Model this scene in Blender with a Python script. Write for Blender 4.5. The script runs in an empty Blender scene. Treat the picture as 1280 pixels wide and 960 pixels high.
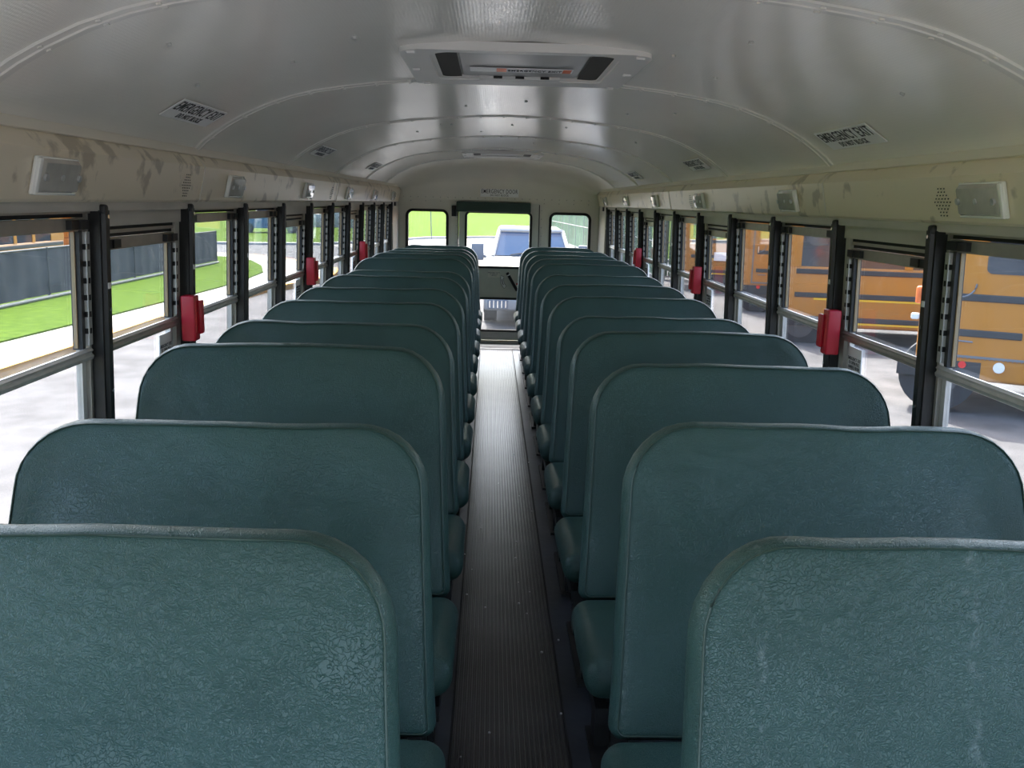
import bpy, bmesh, math, random
from mathutils import Vector, Matrix, noise
R = math.radians
random.seed(7)
scene = bpy.context.scene
C = scene.collection

# ---------------------------------------------------------------- camera, sky, sun, exposure
cam_d = bpy.data.cameras.new('camera')
cam = bpy.data.objects.new('camera', cam_d); C.objects.link(cam)
cam_d.sensor_fit = 'HORIZONTAL'; cam_d.sensor_width = 36.0
cam_d.lens = 1157.0 / 1280.0 * 36.0
cam_d.clip_start = 0.05; cam_d.clip_end = 800
PITCH, YAW, ROLL = 0.19417, 0.02653, 0.02529
cam.matrix_world = (Matrix.Translation((-0.0821, 0, 1.525)) @ Matrix.Rotation(-YAW, 4, 'Z')
                    @ Matrix.Rotation(math.pi/2 - PITCH, 4, 'X') @ Matrix.Rotation(ROLL, 4, 'Z'))
scene.camera = cam

world = bpy.data.worlds.new('sky'); scene.world = world; world.use_nodes = True
wn = world.node_tree.nodes; wl = world.node_tree.links
sky = wn.new('ShaderNodeTexSky'); sky.sky_type = 'NISHITA'; sky.sun_disc = False
sky.sun_elevation = R(58); sky.sun_rotation = R(-8); sky.air_density = 1.0; sky.dust_density = 4.5
wl.new(sky.outputs[0], wn['Background'].inputs[0]); wn['Background'].inputs[1].default_value = 0.21

sun_d = bpy.data.lights.new('sun', 'SUN'); sun_d.energy = 3.0; sun_d.angle = R(0.6); sun_d.color = (1.0, .95, .88)
sun = bpy.data.objects.new('sun', sun_d); C.objects.link(sun)
SUN_DIR = Vector((-.10, .52, .85)).normalized()          # towards the sun: behind the bus, high
sun.rotation_euler = SUN_DIR.to_track_quat('Z', 'Y').to_euler()
sun.location = (0, 20, 40)

vs = scene.view_settings
scene.display_settings.display_device = 'sRGB'
vs.view_transform = 'Standard'; vs.look = 'None'; vs.gamma = 1.0; vs.use_curve_mapping = False
vs.exposure = 2.58
scene.cycles.max_bounces = 12; scene.cycles.diffuse_bounces = 6; scene.cycles.glossy_bounces = 6
scene.cycles.transparent_max_bounces = 24
scene.cycles.sample_clamp_indirect = 6.0
scene.cycles.caustics_reflective = False; scene.cycles.caustics_refractive = False

# ---------------------------------------------------------------- materials
def nd(nt, t, **kw):
    n = nt.nodes.new('ShaderNode' + t)
    for k, v in kw.items():
        if hasattr(n, k): setattr(n, k, v)
        else: n.inputs[k].default_value = v
    return n
def mat(name, col, rough=.5, metal=0.0, var=0.0, vscale=6.0, bump=0.0, bscale=60.0, col2=None, patch=None, coat=0.0, spec=.5):
    m = bpy.data.materials.new(name); m.use_nodes = True
    nt = m.node_tree; b = nt.nodes['Principled BSDF']
    b.inputs['Roughness'].default_value = rough; b.inputs['Metallic'].default_value = metal
    b.inputs['Base Color'].default_value = (*col, 1); b.inputs['Coat Weight'].default_value = coat
    b.inputs['Specular IOR Level'].default_value = spec
    tc = nd(nt, 'TexCoord')
    if var or col2:
        n = nd(nt, 'TexNoise', Scale=vscale, Detail=5.0); nt.links.new(tc.outputs['Object'], n.inputs['Vector'])
        r = nd(nt, 'ValToRGB'); nt.links.new(n.outputs['Fac'], r.inputs[0])
        c2 = col2 or tuple(c * (1 + var) for c in col)
        lo = col if col2 else tuple(c * (1 - var) for c in col)
        r.color_ramp.elements[0].position = .35 if not patch else patch[0]; r.color_ramp.elements[0].color = (*lo, 1)
        r.color_ramp.elements[1].position = .65 if not patch else patch[1]; r.color_ramp.elements[1].color = (*c2, 1)
        nt.links.new(r.outputs[0], b.inputs['Base Color'])
    if bump:
        n = nd(nt, 'TexNoise', Scale=bscale, Detail=4.0); nt.links.new(tc.outputs['Object'], n.inputs['Vector'])
        bp = nd(nt, 'Bump', Strength=bump, Distance=.01); nt.links.new(n.outputs['Fac'], bp.inputs['Height'])
        nt.links.new(bp.outputs[0], b.inputs['Normal'])
    return m
def vinyl(name, worn=False):
    m = bpy.data.materials.new(name); m.use_nodes = True
    nt = m.node_tree; L = nt.links; b = nt.nodes['Principled BSDF']
    b.inputs['Roughness'].default_value = .36; b.inputs['Specular IOR Level'].default_value = .5
    tc = nd(nt, 'TexCoord'); oi = nd(nt, 'ObjectInfo')
    ad = nd(nt, 'VectorMath', operation='ADD'); sc = nd(nt, 'VectorMath', operation='SCALE')
    L.new(oi.outputs['Location'], sc.inputs[0]); sc.inputs['Scale'].default_value = 3.7
    L.new(tc.outputs['Object'], ad.inputs[0]); L.new(sc.outputs[0], ad.inputs[1])
    P = ad.outputs[0]
    wob = nd(nt, 'TexNoise', Scale=38.0, Detail=3.0); L.new(P, wob.inputs['Vector'])
    mx = nd(nt, 'MixRGB'); mx.inputs[0].default_value = .05; L.new(P, mx.inputs[1]); L.new(wob.outputs['Color'], mx.inputs[2])
    v1 = nd(nt, 'TexVoronoi', feature='DISTANCE_TO_EDGE', Scale=120.0); L.new(mx.outputs[0], v1.inputs['Vector'])
    v2 = nd(nt, 'TexVoronoi', feature='DISTANCE_TO_EDGE', Scale=230.0); L.new(mx.outputs[0], v2.inputs['Vector'])
    r1 = nd(nt, 'MapRange'); r1.inputs[2].default_value = .09; L.new(v1.outputs['Distance'], r1.inputs[0])
    r2 = nd(nt, 'MapRange'); r2.inputs[2].default_value = .12; L.new(v2.outputs['Distance'], r2.inputs[0])
    msk = nd(nt, 'TexNoise', Scale=3.5, Detail=2.0); L.new(P, msk.inputs['Vector'])
    mr = nd(nt, 'MapRange'); mr.inputs[1].default_value = .42; mr.inputs[2].default_value = .66; L.new(msk.outputs['Fac'], mr.inputs[0])
    m2 = nd(nt, 'MixRGB'); L.new(mr.outputs[0], m2.inputs[0]); L.new(r2.outputs[0], m2.inputs[1]); L.new(r1.outputs[0], m2.inputs[2])
    fine = nd(nt, 'TexNoise', Scale=260.0, Detail=2.0); L.new(P, fine.inputs['Vector'])
    big = nd(nt, 'TexNoise', Scale=5.0, Detail=2.0, Distortion=.6); L.new(P, big.inputs['Vector'])
    a1 = nd(nt, 'Math', operation='MULTIPLY_ADD'); a1.inputs[1].default_value = .45; L.new(fine.outputs['Fac'], a1.inputs[0]); L.new(m2.outputs[0], a1.inputs[2])
    bp = nd(nt, 'Bump', Strength=.60, Distance=.0016); L.new(a1.outputs[0], bp.inputs['Height'])
    bp2 = nd(nt, 'Bump', Strength=.25, Distance=.02); L.new(big.outputs['Fac'], bp2.inputs['Height']); L.new(bp.outputs[0], bp2.inputs['Normal'])
    L.new(bp2.outputs[0], b.inputs['Normal'])
    cr = nd(nt, 'ValToRGB'); L.new(big.outputs['Fac'], cr.inputs[0])
    cr.color_ramp.elements[0].position = .3; cr.color_ramp.elements[0].color = (.028, .072, .060, 1)
    cr.color_ramp.elements[1].position = .75; cr.color_ramp.elements[1].color = (.037, .090, .076, 1)
    out = cr.outputs[0]
    if worn:                                            # pale rub marks, fixed to the seat itself
        sx = nd(nt, 'SeparateXYZ'); L.new(tc.outputs['Object'], sx.inputs[0])
        tot = None
        for cx, wd in ((-.345, .010), (-.045, .015)):
            s = nd(nt, 'Math', operation='SUBTRACT'); L.new(sx.outputs[0], s.inputs[0]); s.inputs[1].default_value = cx
            ab = nd(nt, 'Math', operation='ABSOLUTE'); L.new(s.outputs[0], ab.inputs[0])
            mr_ = nd(nt, 'MapRange'); mr_.inputs[1].default_value = wd; mr_.inputs[2].default_value = 0.0; L.new(ab.outputs[0], mr_.inputs[0])
            if tot is None: tot = mr_.outputs[0]
            else:
                q = nd(nt, 'Math', operation='MAXIMUM'); L.new(tot, q.inputs[0]); L.new(mr_.outputs[0], q.inputs[1]); tot = q.outputs[0]
        w = nd(nt, 'TexNoise', Scale=45.0, Detail=4.0); L.new(tc.outputs['Object'], w.inputs['Vector'])
        wr = nd(nt, 'MapRange'); wr.inputs[1].default_value = .5; wr.inputs[2].default_value = .62; L.new(w.outputs['Fac'], wr.inputs[0])
        q = nd(nt, 'Math', operation='MULTIPLY'); L.new(tot, q.inputs[0]); L.new(wr.outputs[0], q.inputs[1])
        mm = nd(nt, 'MixRGB'); L.new(q.outputs[0], mm.inputs[0]); L.new(out, mm.inputs[1]); mm.inputs[2].default_value = (.11, .16, .15, 1)
        out = mm.outputs[0]
    L.new(out, b.inputs['Base Color'])
    return m
def glass(name, tint=(.93, .96, .95), haze=.0, refl=.75):
    m = bpy.data.materials.new(name); m.use_nodes = True
    nt = m.node_tree; L = nt.links; nt.nodes.remove(nt.nodes['Principled BSDF'])
    o = nt.nodes['Material Output']
    tr = nd(nt, 'BsdfTransparent'); tr.inputs[0].default_value = (*tint, 1)
    gl = nd(nt, 'BsdfGlossy'); gl.inputs['Roughness'].default_value = .03
    lw = nd(nt, 'LayerWeight'); lw.inputs[0].default_value = .5
    pw = nd(nt, 'Math', operation='POWER'); pw.inputs[1].default_value = 4.0; L.new(lw.outputs['Facing'], pw.inputs[0])
    ma = nd(nt, 'Math', operation='MULTIPLY_ADD'); ma.inputs[1].default_value = refl; ma.inputs[2].default_value = .04; L.new(pw.outputs[0], ma.inputs[0])
    mx = nd(nt, 'MixShader'); L.new(ma.outputs[0], mx.inputs[0])
    base = tr
    if haze:
        tl = nd(nt, 'BsdfTranslucent'); tl.inputs[0].default_value = (.85, .88, .9, 1)
        tc = nd(nt, 'TexCoord'); n = nd(nt, 'TexNoise', Scale=9.0, Detail=6.0); L.new(tc.outputs['Object'], n.inputs['Vector'])
        mp = nd(nt, 'Mapping'); 
        mr = nd(nt, 'MapRange'); mr.inputs[1].default_value = .3; mr.inputs[2].default_value = .7; mr.inputs[3].default_value = haze*.6; mr.inputs[4].default_value = haze*1.4
        L.new(n.outputs['Fac'], mr.inputs[0])
        m0 = nd(nt, 'MixShader'); L.new(mr.outputs[0], m0.inputs[0]); L.new(tr.outputs[0], m0.inputs[1]); L.new(tl.outputs[0], m0.inputs[2]); base = m0
    L.new(base.outputs[0], mx.inputs[1]); L.new(gl.outputs[0], mx.inputs[2]); L.new(mx.outputs[0], o.inputs[0])
    return m
def ceiling_paint():
    m = mat('ceiling_paint', (.91, .885, .82), .17, var=.03, vscale=2.0)
    nt = m.node_tree; L = nt.links; b = nt.nodes['Principled BSDF']; tc = nd(nt, 'TexCoord')
    w = nd(nt, 'TexWave', wave_type='BANDS', bands_direction='X', Scale=38.0, Distortion=0.0); L.new(tc.outputs['Object'], w.inputs['Vector'])
    w2 = nd(nt, 'TexWave', wave_type='BANDS', bands_direction='Y', Scale=55.0, Distortion=0.0); L.new(tc.outputs['Object'], w2.inputs['Vector'])
    mu = nd(nt, 'Math', operation='MULTIPLY'); L.new(w.outputs['Fac'], mu.inputs[0]); L.new(w2.outputs['Fac'], mu.inputs[1])
    mp = nd(nt, 'Mapping'); mp.inputs['Scale'].default_value = (5.0, .35, 2.0); L.new(tc.outputs['Object'], mp.inputs['Vector'])
    n = nd(nt, 'TexNoise', Scale=1.6, Detail=2.0); L.new(mp.outputs[0], n.inputs['Vector'])
    b1 = nd(nt, 'Bump', Strength=.12, Distance=.0012); L.new(mu.outputs[0], b1.inputs['Height'])
    b2 = nd(nt, 'Bump', Strength=.16, Distance=.02); L.new(n.outputs['Fac'], b2.inputs['Height']); L.new(b1.outputs[0], b2.inputs['Normal'])
    L.new(b2.outputs[0], b.inputs['Normal'])
    return m
M = {}
M['ceiling'] = ceiling_paint()
M['cream'] = mat('cream_paint', (.78, .745, .66), .38, var=.03, vscale=3)
M['bow'] = mat('bow_paint', (.82, .80, .75), .22)
M['header'] = mat('header_paint', (.78, .69, .54), .33, col2=(.48, .41, .31), vscale=9, patch=(.58, .64))
M['trimstrip'] = mat('trim_paint', (.74, .69, .59), .3)
M['greypaint'] = mat('grey_window_paint', (.48, .46, .42), .45, var=.06)
M['rearwall'] = mat('rear_wall_paint', (.78, .745, .66), .45, var=.03, vscale=3)
M['door'] = mat('door_paint', (.66, .66, .59), .45, var=.04)
M['sidewall'] = mat('side_panel', (.30, .30, .29), .5, var=.06)
M['black'] = mat('black_paint', (.012, .012, .012), .42, var=.3, vscale=20)
M['blackplastic'] = mat('black_plastic', (.016, .016, .017), .5)
M['rubber'] = mat('black_rubber', (.02, .02, .02), .6)
M['alu'] = mat('aluminium', (.60, .60, .59), .33, metal=.45, var=.06, vscale=30)
M['alub'] = mat('sash_aluminium', (.40, .385, .35), .4, metal=.5, var=.06, vscale=20)
M['wood'] = mat('tan_seal', (.42, .29, .16), .6)
M['slot'] = mat('slot_black', (.01, .01, .01), .7)
M['chrome'] = mat('chrome', (.75, .75, .76), .18, metal=1)
M['red'] = mat('red_plastic', (.50, .012, .03), .38, var=.1)
M['vinyl'] = vinyl('green_vinyl'); M['vinylworn'] = vinyl('green_vinyl_worn', True)
M['welt'] = mat('green_welt', (.042, .075, .058), .42, var=.1, vscale=30)
M['pad'] = mat('dark_green_pad', (.022, .05, .042), .5, var=.1)
M['floor'] = mat('floor_rubber', (.055, .062, .078), .33, var=.18, vscale=4, bump=.1, bscale=25)
M['runner'] = mat('runner_rubber', (.078, .073, .071), .30, var=.2, vscale=5)
M['white'] = mat('white_sticker', (.88, .88, .88), .4)
M['ink'] = mat('black_ink', (.015, .015, .02), .5)
M['inkblue'] = mat('grey_ink', (.10, .11, .14), .5)
M['redink'] = mat('red_ink', (.55, .03, .03), .5)
M['orange'] = mat('orange_ink', (.85, .16, .03), .4)
M['hatch'] = mat('hatch_plastic', (.80, .79, .76), .4, var=.02)
M['hatchplate'] = mat('hatch_plate', (.40, .40, .39), .33, var=.03)
M['dark'] = mat('dark_recess', (.05, .047, .04), .7)
M['lens'] = mat('clear_lens', (.46, .44, .40), .15, var=.05, vscale=40, coat=.6)
M['lensrim'] = mat('clear_lens_rim', (.85, .85, .82), .1, coat=.8)
M['glassup'] = glass('upper_pane_glass', (.92, .95, .96), haze=.011)
M['glasslo'] = glass('lower_pane_glass', (.96, .97, .97), haze=.006)
M['glassrear'] = glass('rear_pane_glass', (.96, .97, .96), haze=.004)
# outdoors
M['asphalt'] = mat('asphalt', (.082, .082, .085), .85, var=.25, vscale=1.6, bump=.4, bscale=60, spec=.15)
M['darkasphalt'] = mat('dark_asphalt', (.15, .155, .17), .85, var=.2, vscale=.8, bump=.3, bscale=50, spec=.15)
M['concrete'] = mat('concrete', (.27, .26, .235), .8, var=.06, vscale=1.5, spec=.15)
M['yellowcurb'] = mat('yellow_curb', (.55, .26, .012), .7, var=.2, vscale=3)
M['curb'] = mat('kerb_concrete', (.30, .30, .30), .8, var=.1)
M['grass'] = mat('lawn', (.036, .068, .005), .9, col2=(.058, .098, .008), vscale=5, bump=.8, bscale=18, spec=.03)
M['fabric'] = mat('black_mesh', (.018, .023, .030), .85, var=.15, vscale=2)
M['fencepost'] = mat('fence_post', (.02, .022, .025), .6)
M['galv'] = mat('galvanised', (.16, .17, .17), .5, metal=.3)
M['slat'] = mat('green_slat', (.05, .115, .07), .6, var=.25, vscale=.6)
M['busyellow'] = mat('bus_yellow', (.43, .165, .010), .35, var=.04, vscale=1)
M['stripe'] = mat('yellow_stripe', (.85, .55, .02), .4)
M['rail'] = mat('rub_rail_black', (.025, .025, .028), .5)
M['busglass'] = mat('bus_window', (.03, .035, .045), .08, spec=.8)
M['busglassclear'] = glass('bus_clear_window', (.75, .8, .82))
M['tyre'] = mat('tyre', (.03, .03, .033), .8)
M['rim'] = mat('wheel_rim', (.10, .10, .105), .5, metal=.6)
M['amber'] = mat('amber_lamp', (.85, .18, .03), .25)
M['redlamp'] = mat('red_lamp', (.65, .02, .02), .25)
M['clearlamp'] = mat('clear_lamp', (.75, .75, .75), .15)
M['truckwhite'] = mat('truck_white', (.30, .30, .30), .25, coat=.5)
M['carblue'] = mat('car_blue', (.03, .12, .24), .25, coat=.5)
M['carglass'] = mat('car_glass', (.012, .04, .095), .04, spec=.12)
M['grille'] = mat('grille_grey', (.16, .17, .19), .4, metal=.3)
M['bluegrey'] = mat('blue_grey_plastic', (.07, .09, .13), .5)

# ---------------------------------------------------------------- mesh helpers
class MB:
    def __init__(s): s.v = []; s.f = []
    def add(s, vs_, fs): 
        n = len(s.v); s.v += [tuple(v) for v in vs_]; s.f += [tuple(i + n for i in f) for f in fs]; return s
    def box(s, x0, x1, y0, y1, z0, z1, mtx=None):
        vs_ = [(x, y, z) for x in (x0, x1) for y in (y0, y1) for z in (z0, z1)]
        if mtx: vs_ = [mtx @ Vector(v) for v in vs_]
        return s.add(vs_, [(0,1,3,2),(4,6,7,5),(0,4,5,1),(2,3,7,6),(0,2,6,4),(1,5,7,3)])
    def rbox(s, x0, x1, y0, y1, z0, z1, r, n=3, fn=None):
        """box with rounded edges: a cube grid clamped to an inner box and pushed out by r"""
        c = Vector(((x0+x1)/2, (y0+y1)/2, (z0+z1)/2)); h = [(x1-x0)/2, (y1-y0)/2, (z1-z0)/2]
        rr = min(r, *[a*.999 for a in h]); ks = [-1 + .5*(1-math.cos(math.pi*.5*i/n)) *0 for i in range(1)]
        def steps(a):
            e = [-a + rr*(1-math.cos(math.pi/2*i/n)) for i in range(n)] ; e = [-a+rr*(i/n) for i in range(n)]
            mid = max(1, int((a-rr)*2/.12)) if fn else 1
            inner = [-(a-rr) + 2*(a-rr)*i/mid for i in range(mid+1)]
            return e + inner + [-q for q in reversed(e)]
        S = [steps(a) for a in h]
        for ax in range(3):
            u, v = (ax+1) % 3, (ax+2) % 3
            for sg in (-1, 1):
                base = []; fs = []
                for a in S[u]:
                    for b in S[v]:
                        p = [0, 0, 0]; p[ax] = sg*h[ax]; p[u] = a; p[v] = b
                        q = [max(-(h[i]-rr), min(h[i]-rr, p[i])) for i in range(3)]
                        d = Vector([p[i]-q[i] for i in range(3)])
                        w = Vector(q) + (d.normalized()*rr if d.length > 1e-9 else d)
                        w = w + c
                        if fn: w = fn(w)
                        base.append(w)
                m_ = len(S[v])
                for i in range(len(S[u])-1):
                    for j in range(m_-1):
                        f = (i*m_+j, (i+1)*m_+j, (i+1)*m_+j+1, i*m_+j+1)
                        fs.append(f if sg > 0 else f[::-1])
                s.add(base, fs)
        return s
    def tube(s, path, r, n=8, closed=False, caps=True):
        P = [Vector(p) for p in path]; k = len(P); rings = []
        for i, p in enumerate(P):
            a = P[i-1] if (i > 0 or closed) else p; b = P[(i+1) % k] if (i < k-1 or closed) else p
            t = (b-a).normalized(); up = Vector((0,0,1)) if abs(t.z) < .9 else Vector((1,0,0))
            x = t.cross(up).normalized(); y = t.cross(x).normalized()
            rad = r[i] if isinstance(r, (list, tuple)) else r
            rings.append([p + x*rad*math.cos(2*math.pi*j/n) + y*rad*math.sin(2*math.pi*j/n) for j in range(n)])
        vs_ = [v for q in rings for v in q]; fs = []
        for i in range(k if closed else k-1):
            for j in range(n):
                a, b = i*n+j, i*n+(j+1) % n; c, d = ((i+1) % k)*n+(j+1) % n, ((i+1) % k)*n+j
                fs.append((a, b, c, d))
        if caps and not closed: fs += [tuple(range(n))[::-1], tuple((k-1)*n+j for j in range(n))]
        return s.add(vs_, fs)
    def loft(s, rings, cap0=True, cap1=True):
        n = len(rings[0]); vs_ = [v for q in rings for v in q]; fs = []
        for i in range(len(rings)-1):
            for j in range(n):
                fs.append((i*n+j, i*n+(j+1) % n, (i+1)*n+(j+1) % n, (i+1)*n+j))
        if cap0: fs.append(tuple(range(n))[::-1])
        if cap1: fs.append(tuple((len(rings)-1)*n+j for j in range(n)))
        return s.add(vs_, fs)
    def grid(s, rows):
        m_ = len(rows[0]); vs_ = [v for q in rows for v in q]
        fs = [(i*m_+j, i*m_+j+1, (i+1)*m_+j+1, (i+1)*m_+j) for i in range(len(rows)-1) for j in range(m_-1)]
        return s.add(vs_, fs)
    def cyl(s, c, axis, r, h, n=16):
        a = Vector(axis).normalized()*h/2; c = Vector(c)
        return s.tube([c-a, c+a], r, n)
    def prism(s, pts, x0, x1, fn=None):
        """profile in (y,z) extruded along x"""
        a = [(x0, y, z) for y, z in pts]; b = [(x1, y, z) for y, z in pts]
        return s.loft([a, b])
    def build(s, name, m, parent=None, smooth=0, kind=None, label=None, mtx=None):
        me = bpy.data.meshes.new(name); me.from_pydata([tuple(v) for v in s.v], [], s.f)
        bm = bmesh.new(); bm.from_mesh(me)
        bmesh.ops.remove_doubles(bm, verts=bm.verts, dist=1e-5)
        bmesh.ops.recalc_face_normals(bm, faces=bm.faces)
        bm.to_mesh(me); bm.free()
        if smooth:
            for p in me.polygons: p.use_smooth = True
            me.set_sharp_from_angle(angle=R(smooth))
        me.materials.append(m)
        return link(name, me, parent, kind, label, mtx)
def link(name, me, parent=None, kind=None, label=None, mtx=None):
    o = bpy.data.objects.new(name, me); C.objects.link(o)
    if parent: o.parent = parent
    if mtx is not None: o.matrix_local = mtx
    if kind: o['kind'] = kind
    if label: o['label'] = label
    return o
def empty(name, loc=(0,0,0), rz=0, parent=None):
    o = bpy.data.objects.new(name, None); C.objects.link(o); o.empty_display_size = .1
    o.location = loc; o.rotation_euler = (0, 0, rz)
    if parent: o.parent = parent
    return o
def tag(o, label, cat, group=None):
    o['label'] = label; o['category'] = cat
    if group: o['group'] = group
    return o
kids = {}
def copy_tree(o, parent=None):
    c = o.copy(); C.objects.link(c)
    if parent: c.parent = parent
    for ch in list(o.children): copy_tree(ch, c)
    return c
def text(name, s_, size, m, parent=None, mtx=None, ext=.0006, sx=1.0, label=None, align='CENTER'):
    cu = bpy.data.curves.new(name, 'FONT'); cu.body = s_; cu.size = size; cu.extrude = ext; cu.offset = size*.004; cu.space_character = 1.12
    cu.align_x = align; cu.align_y = 'CENTER'; cu.space_line = .9; cu.resolution_u = 2
    t = bpy.data.objects.new(name, cu); C.objects.link(t)
    bpy.context.view_layer.update()
    me = bpy.data.meshes.new_from_object(t.evaluated_get(bpy.context.evaluated_depsgraph_get()))
    bpy.data.objects.remove(t); bpy.data.curves.remove(cu)
    me.materials.clear(); me.materials.append(m)
    me.transform(Matrix.Diagonal((sx, 1, 1, 1)))
    return link(name, me, parent, label=label, mtx=mtx)
def frame_mtx(o, x, y):
    x = Vector(x).normalized(); y = Vector(y).normalized(); z = x.cross(y).normalized(); y = z.cross(x)
    return Matrix(((x.x, y.x, z.x, o[0]), (x.y, y.y, z.y, o[1]), (x.z, y.z, z.z, o[2]), (0,0,0,1)))

# ---------------------------------------------------------------- the bus: numbers
W = .70; Y0 = 2.438                       # window pitch, first post
YR = 10.07                                # rear wall
YF = -1.3                                 # front end of the built shell, behind the camera
BOWS = [.4, 1.8, 3.2, 4.6, 6.0, 7.4, 8.8]
ARC = [(0, 1.93), (.17, 1.926), (.34, 1.912), (.47, 1.900), (.58, 1.885), (.67, 1.870), (.75, 1.850), (.83, 1.822), (.91, 1.785), (.96, 1.757), (1.0, 1.730), (1.04, 1.700), (1.068, 1.672)]
FULL = [(-x, z) for x, z in reversed(ARC[1:])] + ARC
def arc_z(x):
    x = abs(x)
    for (a, b), (c, d) in zip(ARC, ARC[1:]):
        if a <= x <= c: return b + (d-b)*(x-a)/(c-a)
    return ARC[-1][1]
def arc_n(x):                             # inward normal and tangent (in x,z) at x
    e = .01; t = Vector((2*e, 0, arc_z(x+e) - arc_z(x-e))).normalized()
    return Vector((t.z, 0, -t.x)), t
def wx(z): return 1.09 + (1.487 - z)*.03  # plane of the window posts, leaning out downwards

# floor
fl = MB().box(-1.15, 1.15, YF, YR, -.06, 0).build('floor', M['floor'], kind='structure')
def runner():
    b = MB(); pts = []
    n = 23; w = .328; x = -w/2; step = w/n
    for i in range(n):
        a = x + i*step
        pts += [(a, .002), (a+step*.10, .0095), (a+step*.48, .0095), (a+step*.58, .002)]
    pts += [(w/2, .0045)]
    rows = [[(px, y, pz) for px, pz in pts] for y in (YF, 1.0, 4.35, 9.6)]
    return b.grid(rows)
runner().build('ribbed_runner', M['runner'], fl, label='ribbed black rubber strip along the aisle')
for sx in (-1, 1):
    MB().tube([(sx*.167, YF, .004), (sx*.167, 9.6, .004)], .004, 6).build('runner_edge', M['rubber'], fl)
MB().box(-.30, .30, 9.62, 9.66, 0, .008).build('floor_seam', M['alu'], fl)
b = MB()
for _ in range(26):
    x = random.uniform(-.2, .24); y = random.uniform(1.9, 5.5); r_ = random.uniform(.002, .0045)
    b.rbox(x-r_, x+r_, y-r_, y+r_, .008, .008+r_*1.5, r_*.6, 1)
b.build('grit_specks', M['white'], fl, kind='stuff')

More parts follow.
